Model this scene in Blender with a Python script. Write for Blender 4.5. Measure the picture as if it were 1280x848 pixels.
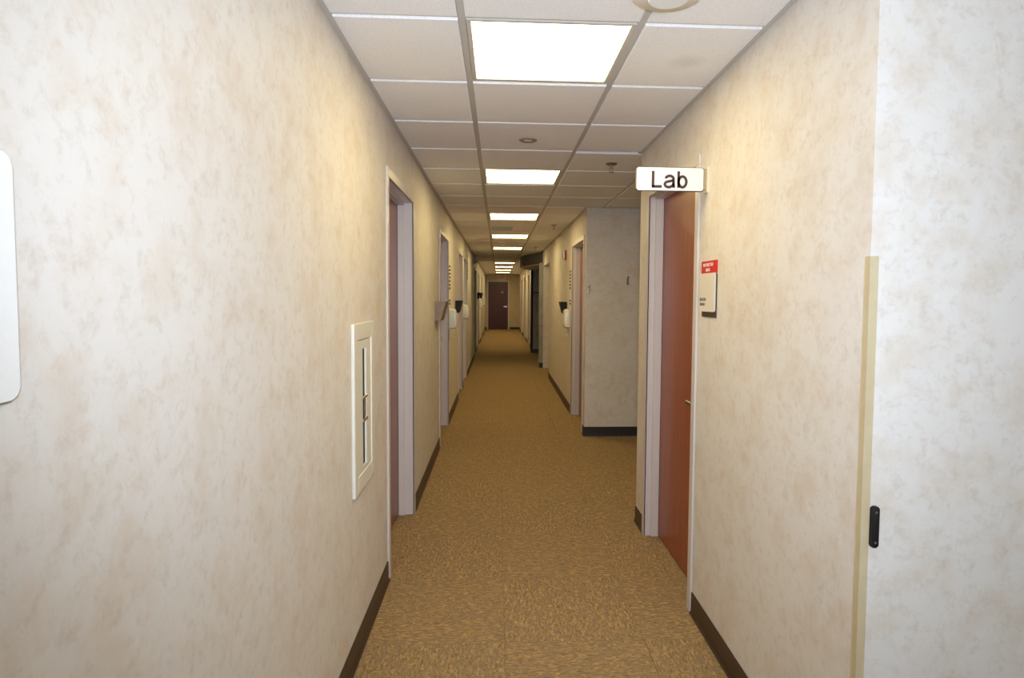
import bpy, bmesh, math, random
from mathutils import Vector, Matrix

random.seed(7)
for o in list(bpy.data.objects):
    bpy.data.objects.remove(o)
SC = bpy.context.scene
COL = SC.collection
PI = math.pi

# ------------------------------------------------------------------ camera
F_PX, CX, CY = 764.2273, 662.7429, 410.2539
PITCH, YAW, ROLL = 0.0533, 0.0522, 0.0069
HC = 2.4227          # ceiling height
CAM_Z = 1.5032
XL, XR = -0.578, 0.926   # corridor walls
Y_END = 26.95

fw = Vector((math.sin(YAW)*math.cos(PITCH), math.cos(YAW)*math.cos(PITCH), -math.sin(PITCH)))
rt = Vector((math.cos(YAW), -math.sin(YAW), 0))
up = rt.cross(fw)
r2 = math.cos(ROLL)*rt + math.sin(ROLL)*up
u2 = -math.sin(ROLL)*rt + math.cos(ROLL)*up
cam_data = bpy.data.cameras.new('camera')
cam = bpy.data.objects.new('camera', cam_data)
COL.objects.link(cam)
M = Matrix((r2, u2, -fw)).transposed().to_4x4()
M.translation = Vector((0, 0, CAM_Z))
cam.matrix_world = M
cam_data.sensor_fit = 'HORIZONTAL'
cam_data.sensor_width = 36.0
cam_data.lens = F_PX/1280*36.0
cam_data.shift_x = (640-CX)/1280
cam_data.shift_y = (CY-424)/1280
cam_data.clip_start = 0.02
SC.camera = cam

# ------------------------------------------------------------------ world, light, exposure
w = bpy.data.worlds.new('world'); SC.world = w
w.use_nodes = True
w.node_tree.nodes['Background'].inputs[0].default_value = (0.9, 0.85, 0.75, 1)
w.node_tree.nodes['Background'].inputs[1].default_value = 0.05
SC.view_settings.view_transform = 'Standard'
SC.view_settings.look = 'None'
SC.view_settings.gamma = 1.0
SC.view_settings.exposure = 0.0
LAMP_COLOR = (1.0, 0.78, 0.37)
LAMP_STRENGTH = 14.0
FLASH_W = 166.0
FLASH_ELEV = math.radians(3)
FLASH_CONE = 108.0
FLASH_COLOR = (0.83, 0.94, 1.12)
FILL_COLOR = (0.83, 0.92, 1.02)  # bluish fill from the window added behind the camera
FILL_STRENGTH = 5.4

# the flash on top of the photographer's camera
fl = bpy.data.lights.new('camera_flash', 'SPOT')
fl.energy = FLASH_W; fl.color = FLASH_COLOR
fl.spot_size = math.radians(FLASH_CONE); fl.spot_blend = 1.0; fl.shadow_soft_size = 0.06
flo = bpy.data.objects.new('camera_flash', fl); COL.objects.link(flo)
fdir = Vector((math.sin(YAW+0.05)*math.cos(FLASH_ELEV), math.cos(YAW)*math.cos(FLASH_ELEV), math.sin(FLASH_ELEV)))
flo.matrix_world = Matrix.Translation((0.0, -0.03, CAM_Z+0.10)) @ fdir.to_track_quat('-Z', 'Y').to_matrix().to_4x4()

# ------------------------------------------------------------------ helpers
def srgb(r, g, b):
    f = lambda c: (c/255/12.92) if c/255 <= 0.04045 else ((c/255+0.055)/1.055)**2.4
    return (f(r), f(g), f(b), 1)

def nt_new(name):
    m = bpy.data.materials.new(name); m.use_nodes = True
    nt = m.node_tree
    return m, nt, nt.nodes['Principled BSDF']

def plain(name, col, rough=0.5, metal=0.0, spec=0.5, grain=0.0, gscale=60, bump=0.0):
    m, nt, b = nt_new(name)
    b.inputs['Roughness'].default_value = rough
    b.inputs['Metallic'].default_value = metal
    b.inputs['Specular IOR Level'].default_value = spec
    n = nt.nodes.new('ShaderNodeTexNoise'); n.inputs['Scale'].default_value = gscale; n.inputs['Detail'].default_value = 4
    g = nt.nodes.new('ShaderNodeNewGeometry')
    nt.links.new(g.outputs['Position'], n.inputs['Vector'])
    r = nt.nodes.new('ShaderNodeValToRGB')
    r.color_ramp.elements[0].position = 0.3; r.color_ramp.elements[1].position = 0.7
    r.color_ramp.elements[0].color = tuple(c*(1-grain) for c in col[:3])+(1,)
    r.color_ramp.elements[1].color = tuple(min(1, c*(1+grain)) for c in col[:3])+(1,)
    nt.links.new(n.outputs['Fac'], r.inputs['Fac'])
    nt.links.new(r.outputs['Color'], b.inputs['Base Color'])
    if bump:
        bp = nt.nodes.new('ShaderNodeBump'); bp.inputs['Strength'].default_value = bump; bp.inputs['Distance'].default_value = 0.002
        nt.links.new(n.outputs['Fac'], bp.inputs['Height']); nt.links.new(bp.outputs['Normal'], b.inputs['Normal'])
    return m

def wallpaper(name, base, blot, dark, amount=1.0):
    """mottled vinyl wallcovering: soft cream ground, tan blotches, fine flecks"""
    m, nt, b = nt_new(name)
    L = nt.links.new
    g = nt.nodes.new('ShaderNodeNewGeometry')
    n1 = nt.nodes.new('ShaderNodeTexNoise'); n1.inputs['Scale'].default_value = 8; n1.inputs['Detail'].default_value = 6; n1.inputs['Roughness'].default_value = 0.6; n1.inputs['Distortion'].default_value = 0.15
    n2 = nt.nodes.new('ShaderNodeTexNoise'); n2.inputs['Scale'].default_value = 34; n2.inputs['Detail'].default_value = 6; n2.inputs['Roughness'].default_value = 0.7; n2.inputs['Distortion'].default_value = 0.3
    n3 = nt.nodes.new('ShaderNodeTexNoise'); n3.inputs['Scale'].default_value = 170; n3.inputs['Detail'].default_value = 2
    for n in (n1, n2, n3): L(g.outputs['Position'], n.inputs['Vector'])
    r1 = nt.nodes.new('ShaderNodeValToRGB'); r1.color_ramp.elements[0].position = 0.46; r1.color_ramp.elements[1].position = 0.66
    r2 = nt.nodes.new('ShaderNodeValToRGB'); r2.color_ramp.elements[0].position = 0.50; r2.color_ramp.elements[1].position = 0.68
    L(n1.outputs['Fac'], r1.inputs['Fac']); L(n2.outputs['Fac'], r2.inputs['Fac'])
    s1 = nt.nodes.new('ShaderNodeMath'); s1.operation = 'MULTIPLY'; s1.inputs[1].default_value = 0.75*amount; L(r1.outputs['Color'], s1.inputs[0])
    s2 = nt.nodes.new('ShaderNodeMath'); s2.operation = 'MULTIPLY'; s2.inputs[1].default_value = 0.48*amount; L(r2.outputs['Color'], s2.inputs[0])
    m1 = nt.nodes.new('ShaderNodeMixRGB'); m1.inputs[1].default_value = base; m1.inputs[2].default_value = blot; L(s1.outputs[0], m1.inputs[0])
    m2 = nt.nodes.new('ShaderNodeMixRGB'); m2.inputs[2].default_value = dark; L(s2.outputs[0], m2.inputs[0]); L(m1.outputs[0], m2.inputs[1])
    L(m2.outputs[0], b.inputs['Base Color'])
    b.inputs['Roughness'].default_value = 0.55; b.inputs['Specular IOR Level'].default_value = 0.25
    bp = nt.nodes.new('ShaderNodeBump'); bp.inputs['Strength'].default_value = 0.12; bp.inputs['Distance'].default_value = 0.0015
    L(n3.outputs['Fac'], bp.inputs['Height']); L(bp.outputs['Normal'], b.inputs['Normal'])
    return m

CARPET_X0, CARPET_Y0, CARPET_W, CARPET_D = 0.033, 2.577, 0.61, 0.604

def carpet_mat():
    m, nt, b = nt_new('carpet_pile')
    L = nt.links.new
    g = nt.nodes.new('ShaderNodeNewGeometry'); s = nt.nodes.new('ShaderNodeSeparateXYZ'); L(g.outputs['Position'], s.inputs[0])
    def math_(op, a, bb=None):
        n = nt.nodes.new('ShaderNodeMath'); n.operation = op
        for i, v in enumerate((a, bb)):
            if v is None: continue
            if isinstance(v, (int, float)): n.inputs[i].default_value = v
            else: L(v, n.inputs[i])
        return n.outputs[0]
    fx = math_('FLOOR', math_('DIVIDE', math_('SUBTRACT', s.outputs['X'], CARPET_X0), CARPET_W))
    fy = math_('FLOOR', math_('DIVIDE', math_('SUBTRACT', s.outputs['Y'], CARPET_Y0), CARPET_D))
    par = math_('FLOORED_MODULO', math_('ADD', fx, fy), 2.0)
    # quarter-turned tiles: the yarn direction swaps from one tile to the next
    def vec(a, bb):
        cmb = nt.nodes.new('ShaderNodeCombineXYZ'); L(math_('MULTIPLY', a, 38.0), cmb.inputs[0]); L(math_('MULTIPLY', bb, 100.0), cmb.inputs[1])
        return cmb.outputs[0]
    mx = nt.nodes.new('ShaderNodeMix'); mx.data_type = 'VECTOR'
    L(par, mx.inputs[0]); L(vec(s.outputs['Y'], s.outputs['X']), mx.inputs[4]); L(vec(s.outputs['X'], s.outputs['Y']), mx.inputs[5])
    n1 = nt.nodes.new('ShaderNodeTexNoise'); n1.inputs['Scale'].default_value = 1.0; n1.inputs['Detail'].default_value = 3; n1.inputs['Roughness'].default_value = 0.6; n1.inputs['Distortion'].default_value = 0.9
    L(mx.outputs[1], n1.inputs['Vector'])
    n2 = nt.nodes.new('ShaderNodeTexNoise'); n2.inputs['Scale'].default_value = 0.55; n2.inputs['Detail'].default_value = 2; n2.inputs['Distortion'].default_value = 0.6
    off = nt.nodes.new('ShaderNodeVectorMath'); off.operation = 'ADD'; off.inputs[1].default_value = (31, 17, 5)
    L(mx.outputs[1], off.inputs[0]); L(off.outputs[0], n2.inputs['Vector'])
    r = nt.nodes.new('ShaderNodeValToRGB')
    e = r.color_ramp.elements
    e[0].position = 0.33; e[0].color = srgb(122, 100, 70)
    e[1].position = 0.68; e[1].color = srgb(198, 165, 115)
    k = e.new(0.50); k.color = srgb(160, 133, 92)
    L(n1.outputs['Fac'], r.inputs['Fac'])
    r2_ = nt.nodes.new('ShaderNodeValToRGB')
    r2_.color_ramp.elements[0].position = 0.40; r2_.color_ramp.elements[0].color = (0, 0, 0, 1)
    r2_.color_ramp.elements[1].position = 0.62; r2_.color_ramp.elements[1].color = (0.7, 0.7, 0.7, 1)
    L(n2.outputs['Fac'], r2_.inputs['Fac'])
    mix = nt.nodes.new('ShaderNodeMixRGB'); mix.inputs[2].default_value = srgb(140, 122, 98)
    L(r2_.outputs['Color'], mix.inputs[0]); L(r.outputs['Color'], mix.inputs[1])
    L(mix.outputs[0], b.inputs['Base Color'])
    b.inputs['Roughness'].default_value = 0.95; b.inputs['Specular IOR Level'].default_value = 0.1
    bp = nt.nodes.new('ShaderNodeBump'); bp.inputs['Strength'].default_value = 0.35; bp.inputs['Distance'].default_value = 0.003
    L(n1.outputs['Fac'], bp.inputs['Height']); L(bp.outputs['Normal'], b.inputs['Normal'])
    return m

def tile_mat(name, smudge=False):
    m, nt, b = nt_new(name)
    L = nt.links.new
    g = nt.nodes.new('ShaderNodeNewGeometry')
    n = nt.nodes.new('ShaderNodeTexNoise'); n.inputs['Scale'].default_value = 230; n.inputs['Detail'].default_value = 3; n.inputs['Roughness'].default_value = 0.7
    n2 = nt.nodes.new('ShaderNodeTexNoise'); n2.inputs['Scale'].default_value = 70; n2.inputs['Detail'].default_value = 3
    L(g.outputs['Position'], n.inputs['Vector']); L(g.outputs['Position'], n2.inputs['Vector'])
    r = nt.nodes.new('ShaderNodeValToRGB')
    r.color_ramp.elements[0].position = 0.34; r.color_ramp.elements[0].color = (0.78, 0.775, 0.775, 1)
    r.color_ramp.elements[1].position = 0.52; r.color_ramp.elements[1].color = (0.91, 0.905, 0.905, 1)
    L(n.outputs['Fac'], r.inputs['Fac'])
    out = r.outputs['Color']
    if smudge:   # a faint grey stain on this one tile
        t = nt.nodes.new('ShaderNodeVectorMath'); t.operation = 'DISTANCE'; t.inputs[1].default_value = (0.735, 2.42, HC)
        L(g.outputs['Position'], t.inputs[0])
        rr = nt.nodes.new('ShaderNodeValToRGB'); rr.color_ramp.elements[0].color = (0.22, 0.22, 0.22, 1); rr.color_ramp.elements[1].color = (0, 0, 0, 1)
        rr.color_ramp.elements[0].position = 0.02; rr.color_ramp.elements[1].position = 0.085
        L(t.outputs['Value'], rr.inputs['Fac'])
        mm = nt.nodes.new('ShaderNodeMixRGB'); mm.inputs[2].default_value = (0.42, 0.41, 0.37, 1)
        L(rr.outputs['Color'], mm.inputs[0]); L(out, mm.inputs[1]); out = mm.outputs[0]
    L(out, b.inputs['Base Color'])
    b.inputs['Roughness'].default_value = 0.9; b.inputs['Specular IOR Level'].default_value = 0.15
    bp = nt.nodes.new('ShaderNodeBump'); bp.inputs['Strength'].default_value = 0.35; bp.inputs['Distance'].default_value = 0.0015
    L(n2.outputs['Fac'], bp.inputs['Height']); L(bp.outputs['Normal'], b.inputs['Normal'])
    return m

def wood_mat(name, c0, c1, rough=0.38):
    m, nt, b = nt_new(name)
    L = nt.links.new
    g = nt.nodes.new('ShaderNodeNewGeometry')
    mp = nt.nodes.new('ShaderNodeMapping'); mp.inputs['Scale'].default_value = (22, 22, 1.2); L(g.outputs['Position'], mp.inputs['Vector'])
    n = nt.nodes.new('ShaderNodeTexNoise'); n.inputs['Scale'].default_value = 2.0; n.inputs['Detail'].default_value = 6; n.inputs['Distortion'].default_value = 0.4
    L(mp.outputs[0], n.inputs['Vector'])
    r = nt.nodes.new('ShaderNodeValToRGB'); r.color_ramp.elements[0].position = 0.3; r.color_ramp.elements[1].position = 0.75
    r.color_ramp.elements[0].color = c0; r.color_ramp.elements[1].color = c1
    L(n.outputs['Fac'], r.inputs['Fac']); L(r.outputs['Color'], b.inputs['Base Color'])
    b.inputs['Roughness'].default_value = rough
    return m

def emit_mat(name, col, strength):
    m, nt, b = nt_new(name)
    b.inputs['Base Color'].default_value = (0.9, 0.9, 0.88, 1)
    b.inputs['Emission Color'].default_value = tuple(col)+(1,)
    b.inputs['Emission Strength'].default_value = strength
    return m

def clear_plastic():
    m, nt, b = nt_new('clear_plastic')
    L = nt.links.new
    out = nt.nodes['Material Output']
    t = nt.nodes.new('ShaderNodeBsdfTransparent'); t.inputs[0].default_value = (0.97, 0.95, 0.88, 1)
    b.inputs['Base Color'].default_value = srgb(226, 212, 176); b.inputs['Roughness'].default_value = 0.2
    mx = nt.nodes.new('ShaderNodeMixShader'); mx.inputs[0].default_value = 0.22
    L(t.outputs[0], mx.inputs[1]); L(b.outputs[0], mx.inputs[2]); L(mx.outputs[0], out.inputs['Surface'])
    return m

MAT = dict(
    paper=wallpaper('cream_wallpaper', srgb(222, 217, 209), srgb(213, 201, 185), srgb(198, 184, 168)),
    tanpaper=wallpaper('tan_wallpaper', srgb(206, 190, 166), srgb(194, 176, 150), srgb(180, 162, 138)),
    greypaper=wallpaper('grey_wallpaper', srgb(164, 162, 158), srgb(140, 139, 138), srgb(120, 119, 118)),
    soffitpaper=wallpaper('dark_grey_wallpaper', srgb(112, 108, 108), srgb(94, 91, 92), srgb(80, 78, 80)),
    carpet=carpet_mat(),
    tile=tile_mat('ceiling_tile_board'), tile_smudge=tile_mat('ceiling_tile_stained', True),
    tee=plain('grid_metal', srgb(200, 198, 192), 0.45, grain=0.02),
    slab=plain('dark_plenum', (0.1, 0.1, 0.1, 1), 0.9),
    base=plain('brown_vinyl_base', srgb(62, 46, 34), 0.42, grain=0.08, gscale=30),
    blackbase=plain('black_vinyl_base', srgb(40, 37, 38), 0.45, grain=0.06),
    jamb=plain('mauve_beige_enamel', srgb(210, 202, 198), 0.32, grain=0.02, gscale=200),
    greyjamb=plain('grey_enamel', srgb(132, 126, 120), 0.35, grain=0.02),
    lab_wood=wood_mat('red_brown_laminate', srgb(140, 72, 44), srgb(162, 88, 56), 0.34),
    left_wood=wood_mat('plum_brown_laminate', srgb(132, 80, 64), srgb(150, 94, 78), 0.34),
    dark_wood=wood_mat('dark_mahogany', srgb(70, 30, 26), srgb(88, 40, 34), 0.35),
    chrome=plain('brushed_chrome', srgb(205, 202, 196), 0.22, metal=1.0),
    steel=plain('satin_steel', srgb(165, 155, 140), 0.32, metal=1.0),
    white=plain('white_plastic', srgb(236, 236, 232), 0.3, grain=0.01),
    offwhite=plain('cream_plastic', srgb(226, 220, 206), 0.4, grain=0.01),
    enamel=plain('white_enamel', srgb(228, 226, 214), 0.32, grain=0.01),
    black=plain('black_plastic', srgb(26, 24, 25), 0.5, spec=0.25),
    darkbrown=plain('dark_brown_plastic', srgb(66, 50, 36), 0.4),
    smoke=plain('smoky_brown_plastic', srgb(132, 108, 82), 0.3, grain=0.12, gscale=25),
    ink=plain('dark_brown_ink', srgb(64, 38, 38), 0.5),
    red=plain('red_plastic', srgb(204, 30, 34), 0.4),
    strobe_red=plain('alarm_red', srgb(158, 22, 24), 0.35),
    wine=plain('wine_red_trim', srgb(80, 24, 24), 0.4),
    lens=plain('clear_lens', srgb(240, 238, 235), 0.1, spec=0.8),
    exit_face=plain('exit_face', srgb(226, 200, 180), 0.4),
    exit_red=plain('exit_letters', srgb(196, 54, 46), 0.5),
    grille=plain('grille_grey', srgb(150, 145, 135), 0.5),
    vent=plain('vent_grey', srgb(205, 200, 190), 0.5),
    dark=plain('dark_interior', srgb(58, 58, 56), 0.8, spec=0.1, grain=0.35, gscale=14),
    stain=plain('tape_residue', srgb(220, 204, 164), 0.5, grain=0.04),
    clear=clear_plastic(),
    glow=emit_mat('lit_diffuser', LAMP_COLOR, LAMP_STRENGTH),
    fill_pane=emit_mat('glowing_fill_pane', FILL_COLOR, FILL_STRENGTH),  # glowing panes added out of view as fill light
    bulb=plain('frosted_lamp_lens', srgb(225, 225, 220), 0.2),
)

class MB:
    """collects boxes, cylinders and prisms and links them as one mesh object"""
    def __init__(self): self.bm = bmesh.new()
    def box(self, x0, x1, y0, y1, z0, z1, bevel=0.0, seg=1):
        vs = [self.bm.verts.new((x, y, z)) for x in (x0, x1) for y in (y0, y1) for z in (z0, z1)]
        q = [(0,1,3,2), (4,6,7,5), (0,4,5,1), (2,3,7,6), (0,2,6,4), (1,5,7,3)]
        fs = [self.bm.faces.new([vs[i] for i in f]) for f in q]
        if bevel:
            es = {e for f in fs for e in f.edges}
            bmesh.ops.bevel(self.bm, geom=list(es), offset=bevel, segments=seg, affect='EDGES', profile=0.5)
        return self
    def cyl(self, p0, p1, r0, r1=None, n=16, cap=True):
        r1 = r0 if r1 is None else r1
        p0, p1 = Vector(p0), Vector(p1); d = p1-p0
        rot = d.to_track_quat('Z', 'Y').to_matrix().to_4x4(); rot.translation = (p0+p1)/2
        bmesh.ops.create_cone(self.bm, cap_ends=cap, segments=n, radius1=r0, radius2=r1, depth=d.length, matrix=rot)
        return self
    def ball(self, c, r, sx=1, sy=1, sz=1):
        bmesh.ops.create_uvsphere(self.bm, u_segments=14, v_segments=8, radius=r, matrix=Matrix.Translation(c) @ Matrix.Diagonal((sx, sy, sz, 1)))
        return self
    def lathe(self, c, prof, n=28):
        """prof: (radius, z) pairs, from the axis out and back to it"""
        rings = []
        for r, z in prof:
            rings.append([self.bm.verts.new((c[0]+r*math.cos(2*PI*i/n), c[1]+r*math.sin(2*PI*i/n), c[2]+z)) for i in range(n)] if r > 1e-6 else [self.bm.verts.new((c[0], c[1], c[2]+z))])
        for a, b in zip(rings, rings[1:]):
            for i in range(n):
                j = (i+1) % n
                pts = [a[i % len(a)], a[j % len(a)], b[j % len(b)], b[i % len(b)]]
                pts = list(dict.fromkeys(pts))
                if len(pts) > 2: self.bm.faces.new(pts)
        return self
    def prism(self, pts, axis, a0, a1, bevel=0.0, seg=2):
        """polygon pts in the two other axes, extruded along axis ('x','y','z')"""
        def P(u, v, t):
            return {'x': (t, u, v), 'y': (u, t, v), 'z': (u, v, t)}[axis]
        A = [self.bm.verts.new(P(u, v, a0)) for u, v in pts]; B = [self.bm.verts.new(P(u, v, a1)) for u, v in pts]
        fs = [self.bm.faces.new(A), self.bm.faces.new(B[::-1])]
        n = len(pts)
        for i in range(n):
            j = (i+1) % n
            fs.append(self.bm.faces.new((A[i], B[i], B[j], A[j])))
        if bevel:
            es = {e for f in fs for e in f.edges}
            bmesh.ops.bevel(self.bm, geom=list(es), offset=bevel, segments=seg, affect='EDGES', profile=0.5)
        return self
    def build(self, name, mat, parent=None, smooth=False):
        bmesh.ops.recalc_face_normals(self.bm, faces=self.bm.faces)
        me = bpy.data.meshes.new(name)
        self.bm.to_mesh(me); self.bm.free()
        me.materials.append(mat)
        if smooth:
            for p in me.polygons: p.use_smooth = True
            try: me.set_sharp_from_angle(angle=math.radians(38))
            except Exception: pass
        o = bpy.data.objects.new(name, me); COL.objects.link(o)
        if parent is not None:
            o.parent = parent
            o.matrix_parent_inverse = Matrix.Translation(-Vector(parent.location)) if parent.type == 'EMPTY' or parent.location.length else Matrix.Identity(4)
        return o

def mesh_obj(name, me, mat, parent=None):
    if not me.materials: me.materials.append(mat)
    o = bpy.data.objects.new(name, me); COL.objects.link(o)
    if parent is not None:
        o.parent = parent; o.matrix_parent_inverse = Matrix.Translation(-Vector(parent.location))
    return o

def tag(o, label=None, cat=None, group=None, kind=None):
    if label: o['label'] = label
    if cat: o['category'] = cat
    if group: o['group'] = group
    if kind: o['kind'] = kind
    return o

def empty(name, loc, label, cat, group=None, kind=None):
    o = bpy.data.objects.new(name, None); COL.objects.link(o)
    o.location = loc; o.empty_display_size = 0.05
    return tag(o, label, cat, group, kind)

def rounded(x0, x1, y0, y1, r, n=5):
    pts = []
    for cx, cy, a0 in ((x1-r, y1-r, 0), (x0+r, y1-r, 90), (x0+r, y0+r, 180), (x1-r, y0+r, 270)):
        for i in range(n+1):
            a = math.radians(a0+90*i/n); pts.append((cx+r*math.cos(a), cy+r*math.sin(a)))
    return pts

def text_mesh(s, size, extrude=0.0006, align='LEFT', spacing=1.0):
    cu = bpy.data.curves.new('text', 'FONT'); cu.body = s; cu.size = size; cu.extrude = extrude; cu.align_x = align
    cu.space_line = spacing
    o = bpy.data.objects.new('text', cu); COL.objects.link(o)
    dg = bpy.context.evaluated_depsgraph_get()
    me = bpy.data.meshes.new_from_object(o.evaluated_get(dg))
    bpy.data.objects.remove(o); bpy.data.curves.remove(cu)
    me.materials.clear()
    return me

def place_text(name, s, size, mat, parent, loc, rot, sx=1.0, align='LEFT', spacing=1.0, width=None, height=None, extrude=0.0006):
    me = text_mesh(s, size, extrude, align, spacing)
    xs = [v.co.x for v in me.vertices]; ys = [v.co.y for v in me.vertices]
    kx = width/(max(xs)-min(xs)) if width else sx
    ky = height/(max(ys)-min(ys)) if height else 1
    x0 = min(xs) if width else 0; y0 = min(ys) if height else 0
    T = Matrix.Translation(loc) @ rot.to_4x4() @ Matrix.Diagonal((kx, ky, 1, 1)) @ Matrix.Translation((-x0, -y0, 0))
    me.transform(T)
    return mesh_obj(name, me, mat, parent)

ROT_FACE_NEG_Y = Matrix(((1, 0, 0), (0, 0, -1), (0, 1, 0)))     # text readable by a viewer looking along +Y
ROT_FACE_NEG_X = Matrix(((0, 0, -1), (-1, 0, 0), (0, 1, 0)))    # text on the right wall, read from the corridor

def wall_grid(name, axis, p_front, p_back, u0, u1, z0, z1, holes, mat, label):
    """one connected wall slab with rectangular openings (u0, u1, ztop)"""
    us = sorted({u0, u1, *[h[0] for h in holes], *[h[1] for h in holes]})
    zs = sorted({z0, z1, *[h[2] for h in holes]})
    bm = bmesh.new(); cache = {}
    def V(u, z, p):
        k = (round(u, 5), round(z, 5), p)
        if k not in cache:
            cache[k] = bm.verts.new((p, u, z) if axis == 'x' else (u, p, z))
        return cache[k]
    solid = {}
    for i in range(len(us)-1):
        for j in range(len(zs)-1):
            um, zm = (us[i]+us[i+1])/2, (zs[j]+zs[j+1])/2
            solid[i, j] = not any(a < um < b and zm < t for a, b, t in holes)
    for (i, j), s in solid.items():
        if not s: continue
        a, b, c, d = us[i], us[i+1], zs[j], zs[j+1]
        for p in (p_front, p_back): bm.faces.new((V(a, c, p), V(b, c, p), V(b, d, p), V(a, d, p)))
        for di, dj, (ua, za, ub, zb) in ((-1, 0, (a, c, a, d)), (1, 0, (b, c, b, d)), (0, -1, (a, c, b, c)), (0, 1, (a, d, b, d))):
            if not solid.get((i+di, j+dj), False):
                bm.faces.new((V(ua, za, p_front), V(ub, zb, p_front), V(ub, zb, p_back), V(ua, za, p_back)))
    bmesh.ops.recalc_face_normals(bm, faces=bm.faces)
    me = bpy.data.meshes.new(name); bm.to_mesh(me); bm.free(); me.materials.append(mat)
    o = bpy.data.objects.new(name, me); COL.objects.link(o)
    return tag(o, label, 'wall', kind='structure')

# ------------------------------------------------------------------ doors table: side, outer near, outer far, recess, leaf material, frame material, label
D_TOP = 2.16; FACE = 0.05
DOORS = [
    ('L', 3.185, 4.195, 0.095, 'left_wood', 'jamb', 'plum brown door set back in a pale frame, nearest on the left wall'),
    ('L', 6.000, 7.060, 0.095, 'left_wood', 'jamb', 'door frame beside the smoky wedge-shaped holder, second on the left wall'),
    ('L', 8.850, 9.800, 0.095, 'left_wood', 'jamb', 'door frame beside the black wedge-shaped holder, third on the left wall'),
    ('L', 10.10, 11.15, 0.095, 'left_wood', 'jamb', 'door frame just past the second white dispenser, fourth on the left wall'),
    ('L', 14.75, 15.80, 0.095, 'dark_wood', 'greyjamb', 'grey door frame in the unlit stretch of the left wall'),
    ('L', 17.10, 18.15, 0.095, 'dark_wood', 'jamb', 'door frame just past the unlit stretch, sixth on the left wall'),
    ('L', 20.55, 21.60, 0.095, 'dark_wood', 'jamb', 'farthest door frame on the left wall, before the end wall'),
    ('R', 2.790, 3.775, 0.080, 'lab_wood', 'jamb', 'red-brown laboratory door behind the projecting white sign on the right wall'),
    ('R', 6.590, 7.670, 0.095, 'left_wood', 'jamb', 'door in a pale frame beside the red alarm on the right wall'),
    ('R', 17.90, 18.95, 0.060, 'left_wood', 'jamb', 'door frame just past the dark alcove on the right wall'),
    ('R', 20.90, 21.95, 0.060, 'left_wood', 'jamb', 'door frame halfway between the dark alcove and the end wall, right side'),
    ('R', 23.80, 24.85, 0.060, 'left_wood', 'jamb', 'farthest door frame on the right wall'),
]
TH = 0.16
# ------------------------------------------------------------------ large structure
flr = tag(MB().box(-1.0, 3.7, -3.2, 27.2, -0.2, -0.007).build('floor', MAT['carpet']), 'brown and tan carpet tile floor running down the corridor', 'floor', kind='structure')
clg = tag(MB().box(-1.0, 3.7, -3.2, 27.2, HC+0.06, HC+0.2).build('ceiling', MAT['slab']), 'white suspended tile ceiling in a metal grid', 'ceiling', kind='structure')

Lh = [(d[1]+FACE-0.008, d[2]-FACE+0.008, D_TOP-FACE+0.008) for d in DOORS if d[0] == 'L']
Rh = [(d[1]+FACE-0.008, d[2]-FACE+0.008, D_TOP-FACE+0.008) for d in DOORS if d[0] == 'R']
ZW0, ZW1 = -0.1, HC+0.06
P = MAT['paper']
wall_grid('wall_left', 'x', XL, XL-TH, -3.2, Y_END, ZW0, ZW1, Lh, P, 'long left corridor wall in mottled cream wallpaper')
wall_grid('wall_right', 'x', XR, XR+TH, 1.485, 3.985, ZW0, ZW1, [Rh[0]], P, 'right corridor wall with the laboratory door, mottled cream wallpaper')
wall_grid('wall_right_middle', 'x', XR, XR+TH, 6.45, 12.60, ZW0, ZW1, [Rh[1], (11.15, 12.599, 2.11)], P, 'right corridor wall past the side passage, with the red alarm')
wall_grid('wall_right_far', 'x', XR, XR+TH, 16.0, Y_END, ZW0, ZW1, Rh[2:], P, 'far right corridor wall past the dark alcove')
wall_grid('wall_end', 'y', Y_END, Y_END+TH, XL-TH, XR+TH, ZW0, ZW1, [(-0.46, 0.432, 2.10)], MAT['tanpaper'], 'end wall with the dark door under the exit sign')
tag(MB().box(XR+TH, 3.6, 1.485, 1.485+TH, ZW0, ZW1).build('wall_corner', P), 'cream wall face beyond the clear corner guard at the right edge', 'wall', kind='structure')
tag(MB().box(XR+TH, 3.6, 3.985-TH, 3.985, ZW0, ZW1).build('wall_passage_near', P), 'near wall of the side passage, behind the laboratory door', 'wall', kind='structure')
tag(MB().box(XR+TH, 3.6, 6.45, 6.45+TH, ZW0, ZW1).build('wall_passage', P), 'wallpapered wall facing the camera beyond the laboratory door', 'wall', kind='structure')
tag(MB().box(3.6, 3.75, -3.2, 6.6, ZW0, ZW1).build('wall_passage_end', P), 'end wall of the side passage', 'wall', kind='structure')
wall_grid('wall_behind', 'y', -3.2, -3.35, XL-TH, 3.6, ZW0, ZW1, [], P, 'wall behind the photographer')
# unseen window added behind the photographer; its glowing panes brighten the near walls
win = tag(MB().box(0.1, 3.3, -3.21, -3.17, 0.85, 0.90).build('fill_window_1', MAT['jamb']), 'wide glowing window added behind the photographer to brighten the near walls', 'window', kind='structure')
fr_ = MB().box(0.1, 3.3, -3.21, -3.17, 2.20, 2.25)
for x in (0.1, 1.15, 2.2, 3.25): fr_.box(x, x+0.05, -3.21, -3.17, 0.90, 2.20)
fr_.build('frame', MAT['jamb'], win)
for x in (0.15, 1.20, 2.25): MB().box(x, x+1.0, -3.195, -3.185, 0.90, 2.20).build('pane', MAT['fill_pane'], win)
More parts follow.
